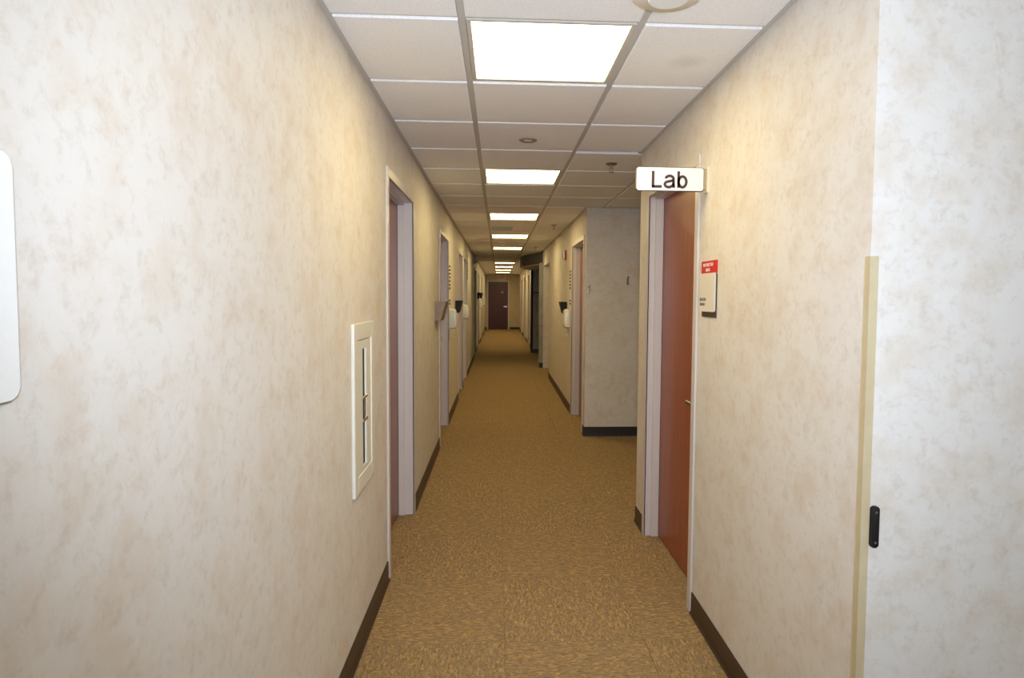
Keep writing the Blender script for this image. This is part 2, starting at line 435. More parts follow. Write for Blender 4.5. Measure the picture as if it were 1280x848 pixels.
# cased opening and niche in the right wall, then the dark alcove
tag(MB().box(2.2, 2.3, 11.0, 12.75, ZW0, ZW1).build('wall_niche', P), 'back wall of the opening before the dark alcove', 'wall', kind='structure')
tag(MB().box(XR+TH, 2.2, 11.0, 11.15, ZW0, ZW1).build('wall_niche_near', P), 'near side wall of the opening before the dark alcove', 'wall', kind='structure')
tag(MB().box(XR, 2.2, 12.72, 12.80, ZW0, ZW1).build('wall_niche_far', P), 'wallpapered far side of the opening before the dark alcove', 'wall', kind='structure')
tag(MB().box(0.85, XR, 12.66, 12.86, 0, 2.18).build('trim_column', MAT['greypaper']), 'narrow grey column at the near edge of the dark alcove', 'column', kind='structure')
tag(MB().box(0.846, 0.905, 15.95, 16.06, 0, 2.18).build('trim_post', MAT['black']), 'black edge post at the far side of the dark alcove', 'post', kind='structure')
tag(MB().box(0.905, 2.2, 15.95, 16.0, ZW0, ZW1).build('wall_alcove_far', MAT['greypaper']), 'dark grey papered wall at the far side of the alcove', 'wall', kind='structure')
tag(MB().box(2.2, 2.3, 12.80, 16.0, ZW0, ZW1).build('wall_alcove', MAT['greypaper']), 'dark grey back wall of the alcove', 'wall', kind='structure')
tag(MB().box(0.905, 2.2, 15.93, 15.95, 1.55, 1.60).build('trim_rail', MAT['wine']), 'wine red rail across the dark alcove wall', 'rail', kind='structure')
# angled soffit over the alcove
sof = tag(MB().prism([(0.985, 12.70), (0.54, 14.30), (0.525, 15.0), (0.76, 16.0), (0.985, 16.2)], 'z', 2.21, HC+0.05).build('trim_soffit', MAT['soffitpaper']), 'dark grey angled soffit over the alcove with a wine red edge', 'soffit', kind='structure')
MB().prism([(0.985, 12.69), (0.535, 14.30), (0.52, 15.0), (0.757, 16.0), (0.985, 16.21)], 'z', 2.185, 2.21).build('red_edge', MAT['wine'], sof)
MB().prism([(0.985, 12.72), (0.545, 14.31), (0.53, 15.0), (0.765, 15.98), (0.985, 16.18)], 'z', 2.165, 2.185).build('soffit_underside', P, sof)

# ------------------------------------------------------------------ ceiling grid and tiles
T = 0.61; TX = [-0.127, 0.483]; TY0 = 2.097    # main tee centres, first cross tee centre
ZT = HC; ZF = HC+0.008                           # tile face, grid flange
k_lights = [0, 4, 8, 12, 16, 25, 29, 33, 37]
for x in TX: MB().box(x-0.012, x+0.012, -3.2, Y_END, ZF, ZF+0.03).build('main_tee', MAT['tee'], clg)
MB().box(TX[1]+T-0.012, TX[1]+T+0.012, 3.985, 6.45, ZF, ZF+0.03).build('main_tee', MAT['tee'], clg)
MB().box(TX[1]+2*T-0.012, TX[1]+2*T+0.012, 3.985, 6.45, ZF, ZF+0.03).build('main_tee', MAT['tee'], clg)
MB().box(XL, XL+0.024, -3.2, Y_END, ZF-0.004, ZF+0.02).build('wall_angle', MAT['tee'], clg)
for a, b in ((1.485, 3.985), (6.45, 12.66), (16.2, Y_END)):
    MB().box(XR-0.024, XR, a, b, ZF-0.004, ZF+0.02).build('wall_angle', MAT['tee'], clg)
MB().box(XR, 3.6, 6.426, 6.45, ZF-0.004, ZF+0.02).build('wall_angle', MAT['tee'], clg)
tee_me = None
k = -8
def add_tile(x0, x1, y0, y1, mat='tile'):
    if x1-x0 < 0.05 or y1-y0 < 0.05: return
    key = (round(x1-x0, 3), round(y1-y0, 3), mat)
    if key not in TILE_ME:
        m = MB().box(0, x1-x0, 0, y1-y0, 0, 0.02)
        es = [e for e in m.bm.edges if all(v.co.z < 1e-6 for v in e.verts)]
        bmesh.ops.bevel(m.bm, geom=es, offset=0.0018, segments=1, affect='EDGES')
        o = m.build('ceiling_tile', MAT[mat], clg); TILE_ME[key] = o.data
    else:
        o = mesh_obj('ceiling_tile', TILE_ME[key], None, clg)
    o.location = (x0, y0, ZT)
TILE_ME = {}
G = 0.013
while TY0+T*k < Y_END-0.03:
    yc = TY0+T*k
    # columns: left, centre, right
    xr_end = TX[1]+T-G if (yc > 3.985 and yc+T < 6.46) else XR-0.024
    xr_cross = XR
    if 3.985 < yc < 6.45: xr_cross = 3.0
    if yc < 1.4: xr_cross = 3.0
    if 12.66 < yc < 16.2: xr_cross = 0.96
    MB().box(XL, xr_cross, yc-0.012, yc+0.012, ZF+0.001, ZF+0.025).build('cross_tee', MAT['tee'], clg)
    y0, y1 = yc+G, min(yc+T-G, Y_END-0.024)
    if k >= -5:
        add_tile(XL+0.024, TX[0]-G, y0, y1)
        if k not in k_lights: add_tile(TX[0]+G, TX[1]-G, y0, y1)
        if yc < 3.985 < yc+T:
            add_tile(TX[1]+G, XR-0.024, y0, 3.985)
            add_tile(TX[1]+G, XR, 3.985, y1)
        elif yc < 6.45 < yc+T:
            add_tile(TX[1]+G, XR, y0, 6.426)
            add_tile(TX[1]+G, XR-0.024, 6.426, y1)
        else:
            add_tile(TX[1]+G, xr_end, y0, y1, 'tile_smudge' if k == 0 else 'tile')
        if y0 < 1.0:
            add_tile(XR-0.024, TX[1]+T-G, y0, y1)
            for i in (1, 2, 3): add_tile(TX[1]+i*T+G, TX[1]+(i+1)*T-G, y0, min(y1, 1.46))
        ya, yb = max(y0, 3.985), min(y1, 6.426)
        if yb-ya > 0.05:
            if yc < 3.985 or yc+T > 6.46: add_tile(XR, TX[1]+T-G, ya, yb)
            for i in (1, 2, 3): add_tile(TX[1]+i*T+G, TX[1]+(i+1)*T-G, ya, yb)
    k += 1

# ------------------------------------------------------------------ carpet tiles (pieces of the floor as far as they can be told apart)
carpet_me = {}
def carpet_tile(x0, x1, y0, y1):
    if x1-x0 < 0.02 or y1-y0 < 0.02: return
    key = (round(x1-x0, 3), round(y1-y0, 3))
    g = 0.0006
    if key not in carpet_me:
        m = MB().box(g, x1-x0-g, g, y1-y0-g, -0.006, 0)
        es = [e for e in m.bm.edges if all(v.co.z > -1e-6 for v in e.verts)]
        bmesh.ops.bevel(m.bm, geom=es, offset=0.0012, segments=1, affect='EDGES')
        o = m.build('carpet_tile', MAT['carpet'], flr); carpet_me[key] = o.data
    else:
        o = mesh_obj('carpet_tile', carpet_me[key], None, flr)
    o.location = (x0, y0, 0)
for r in range(-2, 14):
    y0 = CARPET_Y0+r*CARPET_D; y1 = y0+CARPET_D
    xs = [XL, CARPET_X0, CARPET_X0+CARPET_W]
    carpet_tile(xs[0], xs[1], y0, y1); carpet_tile(xs[1], xs[2], y0, y1)
    if y0 > 3.98 and y1 < 6.46:
        for i in range(1, 4): carpet_tile(CARPET_X0+i*CARPET_W, CARPET_X0+(i+1)*CARPET_W, y0, y1)
    else:
        carpet_tile(xs[2], XR, y0, y1)
        ya, yb = max(y0, 3.985), min(y1, 6.45)
        if yb-ya > 0.02:
            carpet_tile(XR, CARPET_X0+2*CARPET_W, ya, yb); carpet_tile(CARPET_X0+2*CARPET_W, CARPET_X0+3*CARPET_W, ya, yb)
y_far = CARPET_Y0+14*CARPET_D
MB().box(XL, XR, y_far, Y_END, -0.006, 0).build('carpet_strip', MAT['carpet'], flr)
MB().box(XR, 2.2, 11.15, 12.72, -0.006, 0).build('carpet_strip', MAT['carpet'], flr)
MB().box(XR, 2.2, 12.8, 15.95, -0.006, 0).build('carpet_strip', MAT['carpet'], flr)

# ------------------------------------------------------------------ baseboards, 0.1 m vinyl cove
BH = 0.10; BT = 0.006
def base_profile(sgn):
    return [(0, 0), (sgn*0.016, 0), (sgn*0.010, 0.006), (sgn*0.007, 0.016), (sgn*BT, BH-0.004), (sgn*(BT-0.003), BH), (0, BH)]
def base_x(name, X, sgn, y0, y1, mat='base', label=None):
    pts = [(X+a, b) for a, b in base_profile(sgn)]
    o = MB().prism(pts, 'y', y0, y1).build(name, MAT[mat]); return tag(o, label or 'dark brown vinyl baseboard', 'baseboard', kind='structure')
def base_y(name, Yp, sgn, x0, x1, mat='base', label=None):
    pts = [(Yp+a, b) for a, b in base_profile(sgn)]
    o = MB().prism(pts, 'x', x0, x1).build(name, MAT[mat]); return tag(o, label or 'dark brown vinyl baseboard', 'baseboard', kind='structure')
prev = -3.2
for i, d in enumerate([d for d in DOORS if d[0] == 'L']):
    nm = ('before the plum brown door', 'between the first and second doors', 'between the second and third doors', 'between the third and fourth doors', 'before the grey door frame', 'past the grey door frame', 'before the farthest door')[i]
    base_x('baseboard_left', XL, 1, prev, d[1], label='dark brown baseboard along the left wall ' + nm); prev = d[2]
base_x('baseboard_left', XL, 1, prev, Y_END, label='dark brown baseboard along the left wall up to the end wall')
for a, b, t in ((1.485, 2.79, 'below the red and white wall plaque'), (3.775, 3.985, 'just past the laboratory door'), (6.45, 6.59, 'at the corner of the side passage'),
                (7.67, 11.15, 'below the red alarm'), (16.06, 17.90, 'past the dark alcove'), (18.95, 20.90, 'between two far doors'), (21.95, 23.80, 'near the end wall'), (24.85, Y_END, 'up to the end wall')):
    base_x('baseboard_right', XR, -1, a, b, label='dark brown baseboard along the right wall ' + t)
base_y('baseboard_passage', 6.45, -1, XR-0.016, 3.6, 'blackbase', 'black baseboard on the wall facing the camera past the laboratory door')
base_y('baseboard_corner', 1.485, -1, XR-0.016, 3.6, 'base', 'dark brown baseboard on the near corner wall')
base_y('baseboard_niche', 12.66, -1, 0.85, 1.5, 'blackbase', 'black baseboard at the foot of the narrow grey column')
base_y('baseboard_alcove', 15.95, -1, 0.846, 2.2, 'blackbase', 'black baseboard on the far wall of the dark alcove')
base_y('baseboard_end', Y_END, -1, 0.49, XR, 'blackbase', 'dark baseboard on the end wall right of the dark door')
base_y('baseboard_end', Y_END, -1, XL, -0.52, 'blackbase', 'dark baseboard on the end wall left of the dark door')

# ------------------------------------------------------------------ doors
def lever(par, X, y, z, dirx, toward, name='handle'):
    """lever handle on a leaf face at X; dirx points to the corridor, toward = +-1 along Y"""
    m = MB()
    m.cyl((X, y, z), (X+dirx*0.010, y, z), 0.027, 0.025, 20)
    m.cyl((X+dirx*0.008, y, z), (X+dirx*0.050, y, z), 0.0095, n=12)
    pts = rounded(-0.010, 0.115, -0.010, 0.010, 0.009, 3)
    m.prism([(y+toward*a, z+b) for a, b in pts], 'x', X+dirx*0.042, X+dirx*0.056, 0.002, 1)
    return m.build(name, MAT['steel'], par, smooth=True)

def make_door(i, side, ya, yb, rec, leafm, framem, label):
    s = 1 if side == 'L' else -1           # direction from the wall into the corridor
    X0 = XL if side == 'L' else XR
    root = empty('door_%d' % i, (X0, (ya+yb)/2, 0), label, 'door', kind='structure')
    def bx(m, d0, d1, y0, y1, z0, z1, bev=0.0):
        a, b = sorted((X0+s*d0, X0+s*d1)); m.box(a, b, y0, y1, z0, z1, bev)
    zi = D_TOP-FACE
    # frame as one folded steel profile: two jambs and a head, mitred into one outline
    for nm, (y0, y1, z0, z1, yi0, yi1) in (('jamb', (ya, ya+FACE, 0, zi, ya+FACE-0.004, ya+FACE)), ('jamb', (yb-FACE, yb, 0, zi, yb-FACE, yb-FACE+0.004))):
        m = MB(); bx(m, 0.0, 0.011, y0, y1, z0, z1, 0.0025); 
        near = y0 == ya
        # reveal lining and rebated stop
        bx(m, -0.125, 0.009, y1-0.009 if near else y0, y1 if near else y0+0.009, 0, zi)
        jb = m.build(nm, MAT[framem], root)
        st = MB(); bx(st, -(rec-0.002), -0.052 if side == 'L' else -0.032, (y1 if near else y0-0.016), (y1+0.016 if near else y0), 0, zi-0.016)
        st.build('stop', MAT[framem], jb)
    m = MB(); bx(m, 0.0, 0.011, ya, yb, zi, D_TOP, 0.0025); bx(m, -0.125, 0.009, ya+FACE, yb-FACE, zi, zi+0.009)
    hd = m.build('head', MAT[framem], root)
    st = MB(); bx(st, -(rec-0.002), -0.052 if side == 'L' else -0.032, ya+FACE, yb-FACE, zi-0.016, zi); st.build('stop', MAT[framem], hd)
    m = MB(); bx(m, -rec-0.045, -rec, ya+FACE+0.003, yb-FACE-0.003, 0.010, zi-0.003, 0.0015)
    leaf = m.build('leaf', MAT[leafm], root)
    th = MB(); bx(th, -0.2, 0.0, ya+FACE-0.008, yb-FACE+0.008, -0.006, 0.001)
    tag(th.build('threshold', MAT['carpet'], root))
    y_h = ya+FACE+0.085
    lever(leaf, X0-s*rec, y_h, 0.968, s, 1)
    for hz in (0.25, 1.05, 1.85):
        hg = MB(); hg.cyl((X0-s*(rec-0.006), yb-FACE-0.006, hz-0.05), (X0-s*(rec-0.006), yb-FACE-0.006, hz+0.05), 0.006, n=10)
        hg.build('hinge', MAT['steel'], leaf)
    if i == 2:
        sp = MB(); bx(sp, -0.072, -0.052, yb-FACE-0.0185, yb-FACE-0.016, 0.97, 1.035)
        sp.cyl((X0-s*0.062, yb-FACE-0.022, 1.003), (X0-s*0.062, yb-FACE-0.016, 1.003), 0.013, n=14)
        sp.build('strike_plate', MAT['steel'], root)
    return root
for i, d in enumerate(DOORS): make_door(i+1, *d)

# end door
i_end = len(DOORS)+1
ed = empty('door_%d' % i_end, (0, Y_END, 0), 'dark mahogany door in the end wall under the exit sign', 'door', kind='structure')
MB().box(-0.443, 0.416, Y_END+0.02, Y_END+0.065, 0.01, 2.09).build('leaf', MAT['dark_wood'], ed)
leaf_end = ed.children[0]
for x0, x1 in ((-0.50, -0.447), (0.42, 0.473)): MB().box(x0, x1, Y_END-0.012, Y_END+0.06, 0, 2.095, 0.002).build('jamb', MAT['jamb'], ed)
MB().box(-0.50, 0.473, Y_END-0.012, Y_END+0.06, 2.095, 2.15, 0.002).build('head', MAT['jamb'], ed)
m = MB(); m.cyl((0.345, Y_END+0.02, 1.0), (0.345, Y_END+0.006, 1.0), 0.032, n=18); m.cyl((0.345, Y_END+0.01, 1.0), (0.345, Y_END-0.04, 1.0), 0.01, n=10)
m.box(0.225, 0.36, Y_END-0.05, Y_END-0.034, 0.985, 1.02, 0.004); m.build('handle', MAT['chrome'], leaf_end, True)
MB().cyl((0.174, Y_END+0.02, 1.63), (0.174, Y_END+0.008, 1.63), 0.045, n=20).build('round_plate', MAT['grille'], leaf_end)
MB().box(-0.43, 0.40, Y_END, Y_END+0.2, -0.006, 0.0008).build('threshold', MAT['carpet'], ed)

# ------------------------------------------------------------------ ceiling lights
ORD = {0: 'nearest square ceiling light, overhead before the white sign', 4: 'second square ceiling light, level with the side passage', 8: 'third square ceiling light, just before the grey air grille',
       12: 'fourth square ceiling light, just past the grey air grille', 16: 'fifth square ceiling light, last before the unlit stretch of ceiling', 25: 'sixth square ceiling light, first past the unlit stretch',
       29: 'seventh square ceiling light, second past the unlit stretch', 33: 'eighth square ceiling light, third past the unlit stretch', 37: 'ninth square ceiling light, farthest, before the end wall'}
def make_light(x0, x1, y0, y1, label):
    root = empty('ceiling_light', ((x0+x1)/2, (y0+y1)/2, ZF), label, 'light', 'square ceiling lights down the corridor')
    m = MB(); z0, z1 = ZF-0.004, ZF+0.045; f = 0.018
    m.box(x0, x0+f, y0, y1, z0, z1, 0.002); m.box(x1-f, x1, y0, y1, z0, z1, 0.002)
    m.box(x0+f, x1-f, y0, y0+f, z0, z1, 0.002); m.box(x0+f, x1-f, y1-f, y1, z0, z1, 0.002)
    m.box(x0+0.004, x1-0.004, y0+0.004, y1-0.004, z1-0.004, z1+0.002)
    m.build('frame', MAT['tee'], root)
    d = MB(); d.box(x0+f, x1-f, y0+f, y1-f, ZF+0.004, ZF+0.008); d.build('diffuser', MAT['glow'], root)
    return root
for kk in k_lights:
    yc = TY0+T*kk
    make_light(TX[0]+0.0135, TX[1]-0.0135, yc+0.0135, yc+T-0.0135, ORD[kk])

# ------------------------------------------------------------------ things on the ceiling
# oval white fixture at the top edge
root = empty('ceiling_fixture', (0.505, 1.855, HC), 'white oval fixture on the ceiling, cut by the top edge of the photo', 'fixture')
b = MB().lathe((0, 0, 0), [(0, 0), (0.108, 0), (0.112, -0.006), (0.110, -0.016), (0.100, -0.024), (0.0, -0.026)], 40).build('housing', MAT['offwhite'], None, True)
b.parent = root
c2 = MB().lathe((0, 0, 0), [(0, -0.024), (0.058, -0.024), (0.062, -0.028), (0.058, -0.034), (0, -0.035)], 36).build('inner_cover', MAT['white'], None, True); c2.parent = root

root = empty('recessed_fitting', (0.171, 3.67, HC), 'small round fitting set flush in the ceiling tile past the nearest light', 'fitting')
a = MB().lathe((0, 0, 0), [(0.026, 0.001), (0.052, 0.001), (0.054, -0.003), (0.046, -0.007), (0.028, -0.004), (0.026, 0.001)], 28).build('ring', MAT['grille'], None, True); a.parent = root
a = MB().lathe((0, 0, 0), [(0, 0.0), (0.026, 0.0), (0.026, -0.004), (0, -0.006)], 24).build('cap', MAT['offwhite'], None, True); a.parent = root

def sprinkler(x, y, label):
    root = empty('sprinkler', (x, y, HC), label, 'sprinkler', 'sprinkler heads along the right of the ceiling')
    a = MB().lathe((0, 0, 0), [(0, 0), (0.040, 0), (0.040, -0.004), (0.028, -0.012), (0.012, -0.014), (0, -0.014)], 24).build('escutcheon', MAT['steel'], None, True); a.parent = root
    m = MB().cyl((0, 0, -0.012), (0, 0, -0.036), 0.0075, n=12)
    for s in (-1, 1): m.cyl((s*0.007, 0, -0.030), (s*0.013, 0, -0.046), 0.0028, n=8).cyl((s*0.013, 0, -0.046), (s*0.003, 0, -0.058), 0.0028, n=8)
    a = m.build('pipe', MAT['steel'], None, True); a.parent = root
    m = MB().cyl((0, 0, -0.058), (0, 0, -0.062), 0.015, n=18)
    for i in range(8):
        an = i*PI/4; m.box(-0.003, 0.003, 0.012, 0.019, -0.0625, -0.0605)
        bmesh.ops.rotate(m.bm, verts=m.bm.verts[-8:], cent=(0, 0, 0), matrix=Matrix.Rotation(an, 3, 'Z'))
    a = m.build('deflector', MAT['steel'], None); a.parent = root
sprinkler(0.782, 4.27, 'nearest ceiling sprinkler, left of the projecting white sign')
sprinkler(0.717, 7.98, 'second ceiling sprinkler, level with the red alarm')
sprinkler(0.702, 11.69, 'farthest ceiling sprinkler, before the dark soffit')

root = empty('air_grille', (0.04, 8.49, HC), 'flat grey air grille in the ceiling between the third and fourth lights', 'grille')
MB().box(-0.10, 0.192, 8.28, 8.70, HC-0.006, HC+0.001, 0.002).build('frame', MAT['vent'], root)
for i in range(9): MB().box(-0.08, 0.172, 8.31+i*0.042, 8.325+i*0.042, HC-0.010, HC-0.005).build('slat', MAT['vent'], root)

# ------------------------------------------------------------------ left wall things
# white cabinet with a narrow window
root = empty('wall_cabinet', (XL, 2.615, 1.03), 'white metal wall cabinet with a narrow vertical window, left of the plum brown door', 'cabinet')
y0, y1, z0, z1 = 2.425, 2.805, 0.685, 1.385
m = MB(); fr = 0.055
m.box(XL, XL+0.014, y0, y0+fr, z0, z1, 0.004, 2); m.box(XL, XL+0.014, y1-fr, y1, z0, z1, 0.004, 2)
m.box(XL, XL+0.014, y0+fr, y1-fr, z0, z0+fr+0.015, 0.004, 2); m.box(XL, XL+0.014, y0+fr, y1-fr, z1-fr-0.015, z1, 0.004, 2)
m.build('trim_flange', MAT['enamel'], root)
ya, yb, za, zb = y0+fr+0.004, y1-fr-0.004, z0+fr+0.019, z1-fr-0.019
ws, we, wz0, wz1 = 2.588, 2.655, 0.775, 1.275
m = MB(); xa, xb = XL-0.002, XL+0.010
m.box(xa, xb, ya, ws, za, zb, 0.002); m.box(xa, xb, we, yb, za, zb, 0.002); m.box(xa, xb, ws, we, za, wz0); m.box(xa, xb, ws, we, wz1, zb)
dr = m.build('door', MAT['enamel'], root)
MB().box(XL-0.001, XL+0.002, ws, we, wz0, wz1).build('window', MAT['dark'], dr)
m = MB()
for zz in (1.062, 0.964): m.box(XL+0.004, XL+0.015, 2.578, 2.662, zz, zz+0.012, 0.002)
m.box(XL+0.004, XL+0.009, 2.625, 2.650, 0.976, 1.062, 0.001)
m.build('pull_handle', MAT['chrome'], dr)

# white plaque cut by the left edge
root = empty('wall_plaque', (XL, 0.64, 1.52), 'white rounded wall plaque cut by the left edge of the photo', 'plaque')
MB().prism(rounded(0.53, 0.757, 1.372, 1.668, 0.016), 'x', XL, XL+0.004).build('backing', MAT['grille'], root)
MB().prism(rounded(0.532, 0.754, 1.376, 1.665, 0.015), 'x', XL+0.004, XL+0.010, 0.0012).build('face', MAT['white'], root)

# tape residue on the wall
wl = bpy.data.objects['wall_left']
for yy, zz, h in ((2.985, 1.60, 0.045), (3.0, 1.52, 0.035), (2.99, 1.44, 0.05)):
    MB().prism(rounded(yy-0.028, yy+0.028, zz-h/2, zz+h/2, 0.012, 3), 'x', XL-0.0005, XL+0.0006).build('tape_residue', MAT['stain'], wl)

# wedge-shaped file holders (open tops, leaning fronts)
def wedge_holder(side, ya, yb, zt, zb, depth, mat, label):
    s = 1 if side == 'L' else -1; X0 = XL if side == 'L' else XR
    root = empty('file_holder', (X0, (ya+yb)/2, zb), label, 'holder', 'wedge-shaped file holders by the doors')
    t = 0.004
    prof = [(X0, zb), (X0+s*depth*0.52, zb), (X0+s*depth, zt), (X0, zt)]
    for a in (ya, yb-t): MB().prism(prof, 'y', a, a+t).build('side_panel', mat, root)
    MB().prism([(X0+s*depth*0.52, zb), (X0+s*depth, zt), (X0+s*(depth-t), zt), (X0+s*(depth*0.52-t), zb)], 'y', ya+t, yb-t).build('front_panel', mat, root)
    MB().box(*sorted((X0, X0+s*t)), ya+t, yb-t, zb, zt).build('back_panel', mat, root)
    MB().box(*sorted((X0+s*t, X0+s*(depth*0.52-t))), ya+t, yb-t, zb, zb+t).build('bottom_panel', mat, root)
wedge_holder('L', 5.61, 5.94, 1.44, 1.265, 0.100, MAT['smoke'], 'smoky brown wedge-shaped holder on the left wall, nearest of them')
wedge_holder('L', 8.24, 8.57, 1.426, 1.262, 0.088, MAT['black'], 'black wedge-shaped holder on the left wall beside the second white dispenser')
wedge_holder('L', 16.70, 17.02, 1.57, 1.40, 0.088, MAT['black'], 'dark wedge-shaped holder far down the left wall, nearer of the far pair')
wedge_holder('L', 19.25, 19.57, 1.57, 1.40, 0.088, MAT['black'], 'dark wedge-shaped holder far down the left wall, farther of the far pair')
wedge_holder('R', 8.22, 8.50, 1.418, 1.26, 0.090, MAT['black'], 'dark wedge-shaped holder on the right wall behind the white dispenser')

def dispenser(side, yc, z0, z1, depth, width, label, bar=True):
    s = 1 if side == 'L' else -1; X0 = XL if side == 'L' else XR
    root = empty('dispenser', (X0, yc, z0), label, 'dispenser', 'white rounded wall dispensers')
    h = z1-z0
    prof = [(0, 0), (0.80, 0), (0.97, 0.06), (1.0, 0.25), (0.96, 0.70), (0.86, 0.90), (0.70, 0.97), (0, 1.0)]
    m = MB().prism([(X0+s*(0.006+a*(depth-0.006)), z0+b*h) for a, b in prof], 'y', yc-width/2, yc+width/2, 0.012, 3)
    m.build('cover', MAT['white'], root, True)
    MB().box(*sorted((X0, X0+s*0.010)), yc-width/2+0.012, yc+width/2-0.012, z0-0.004, z1-0.02).build('back_plate', MAT['offwhite'], root)
    MB().box(*sorted((X0+s*0.012, X0+s*(depth-0.012))), yc-width/2+0.02, yc+width/2-0.02, z0-0.008, z0+0.002, 0.002).build('nozzle_strip', MAT['grille'], root)
    if bar:
        zb = z0-0.105
        m = MB().cyl((X0, yc, zb), (X0+s*depth*0.92, yc, zb), 0.0045, n=10)
        m.box(*sorted((X0, X0+s*0.012)), yc-0.012, yc+0.012, zb-0.02, z0, 0.002)
        m.build('drip_bar', MAT['offwhite'], root)
dispenser('L', 7.30, 1.112, 1.340, 0.083, 0.20, 'white rounded dispenser on the left wall, nearest, above a thin pale bar')
dispenser('L', 9.95, 1.125, 1.350, 0.095, 0.20, 'white rounded dispenser on the left wall, second, between two door frames')
dispenser('L', 18.42, 1.12, 1.37, 0.095, 0.20, 'white rounded dispenser far down the left wall, nearer of the far pair', False)
dispenser('L', 22.05, 1.13, 1.42, 0.105, 0.22, 'white rounded dispenser far down the left wall, last before the end door', False)
dispenser('R', 7.97, 1.095, 1.330, 0.074, 0.27, 'white rounded dispenser on the right wall under the red alarm')

def flags(side, y, z_list, label):
    s = 1 if side == 'L' else -1; X0 = XL if side == 'L' else XR
    root = empty('status_flags', (X0, y, min(z_list)), label, 'flags', 'dark room flags beside the doors')
    MB().box(*sorted((X0, X0+s*0.006)), y-0.03, y+0.03, min(z_list)-0.02, max(z_list)+0.025, 0.001).build('mounting_strip', MAT['offwhite'], root)
    for z in z_list:
        MB().box(*sorted((X0+s*0.006, X0+s*0.020)), y-0.026, y+0.026, z-0.009, z+0.009, 0.001).build('flag', MAT['darkbrown'], root)
flags('L', 7.16, [1.58+0.042*i for i in range(7)]+[1.40, 1.44], 'row of small dark room flags above the nearest left dispenser')
flags('L', 11.24, [1.80+0.045*i for i in range(7)], 'row of small dark room flags past the fourth left door frame')
flags('R', 7.78, [1.60+0.042*i for i in range(6)]+[1.40, 1.44], 'row of small dark room flags above the right wall dispenser')

# pale fixture high on the left wall
root = empty('wall_fixture', (XL, 14.2, 2.22), 'small pale grey fixture high on the left wall at the unlit stretch', 'fixture')
MB().box(XL, XL+0.055, 14.06, 14.34, 2.24, 2.37, 0.006, 2).build('housing', MAT['greyjamb'], root)
for yy in (14.12, 14.28):
    hdm = MB().cyl((XL+0.055, yy, 2.29), (XL+0.085, yy-0.02, 2.275), 0.022, 0.036, 16).build('lamp_head', MAT['greyjamb'], root)
    MB().cyl((XL+0.085, yy-0.02, 2.275), (XL+0.089, yy-0.0225, 2.273), 0.033, n=16).build('lens', MAT['bulb'], hdm)

# ------------------------------------------------------------------ right wall things
# projecting sign "Lab"
root = empty('lab_sign', (XR, 2.70, 2.0), 'white sign with rounded ends lettered Lab, projecting from the right wall above the door', 'sign')
sx0, sx1, sz0, sz1 = 0.603, 0.908, 1.968, 2.074
MB().prism(rounded(sx0, sx1, sz0, sz1, 0.012), 'y', 2.700, 2.708).build('backing', MAT['darkbrown'], root)
MB().prism(rounded(sx0+0.003, sx1-0.003, sz0+0.003, sz1-0.003, 0.011), 'y', 2.6965, 2.700).build('face', MAT['white'], root)
def arc(cx, cy, rx, ry, a0, a1, n=14):
    return [(cx+rx*math.cos(math.radians(a0+(a1-a0)*i/n)), cy+ry*math.sin(math.radians(a0+(a1-a0)*i/n))) for i in range(n+1)]
def strokes(paths, wd, x0, y0, z0, h):
    m = MB()
    for path in paths:
        n = len(path); L_, R_ = [], []
        for i, (px, pz) in enumerate(path):
            ax, az = path[max(0, i-1)]; bx_, bz = path[min(n-1, i+1)]
            d = Vector((bx_-ax, bz-az)).normalized(); nx, nz = -d.y*wd/2, d.x*wd/2
            L_.append((x0+(px+nx)*h, z0+(pz+nz)*h)); R_.append((x0+(px-nx)*h, z0+(pz-nz)*h))
        for i in range(n-1):
            m.prism([L_[i], L_[i+1], R_[i+1], R_[i]], 'y', y0-0.0006, y0)
    return m
SW = 0.165
glyphs = [[(0.07, 1.0), (0.07, 0.0)], [(0.0, 0.07), (0.615, 0.07)],                                    # L
          arc(1.09, 0.50, 0.255, 0.215, 165, 20)+[(1.335, 0.42), (1.335, 0.18), (1.365, 0.0)],            # a, arch and stem
          [(1.335, 0.455), (1.15, 0.405), (1.0, 0.375)]+arc(1.03, 0.205, 0.23, 0.17, 100, 285)+[(1.20, 0.08), (1.30, 0.16), (1.335, 0.27)],
          [(1.645, 1.0), (1.645, 0.0)], arc(1.885, 0.365, 0.24, 0.325, 180, -180, 26)]                    # b
strokes(glyphs, SW, 0.674, 2.6965, 1.983, 0.0725).build('lettering', MAT['ink'], root)
MB().box(sx1-0.012, XR, 2.7085, 2.7125, sz0+0.002, sz1-0.002).build('bracket', MAT['clear'], root)
MB().box(XR-0.004, XR, 2.685, 2.735, sz0-0.004, sz1+0.004, 0.001).build('wall_plate', MAT['offwhite'], root)
for zz in (sz0+0.012, sz1-0.012): MB().cyl((sx1+0.006, 2.7085, zz), (sx1+0.006, 2.703, zz), 0.0035, n=10).build('screw', MAT['steel'], root)

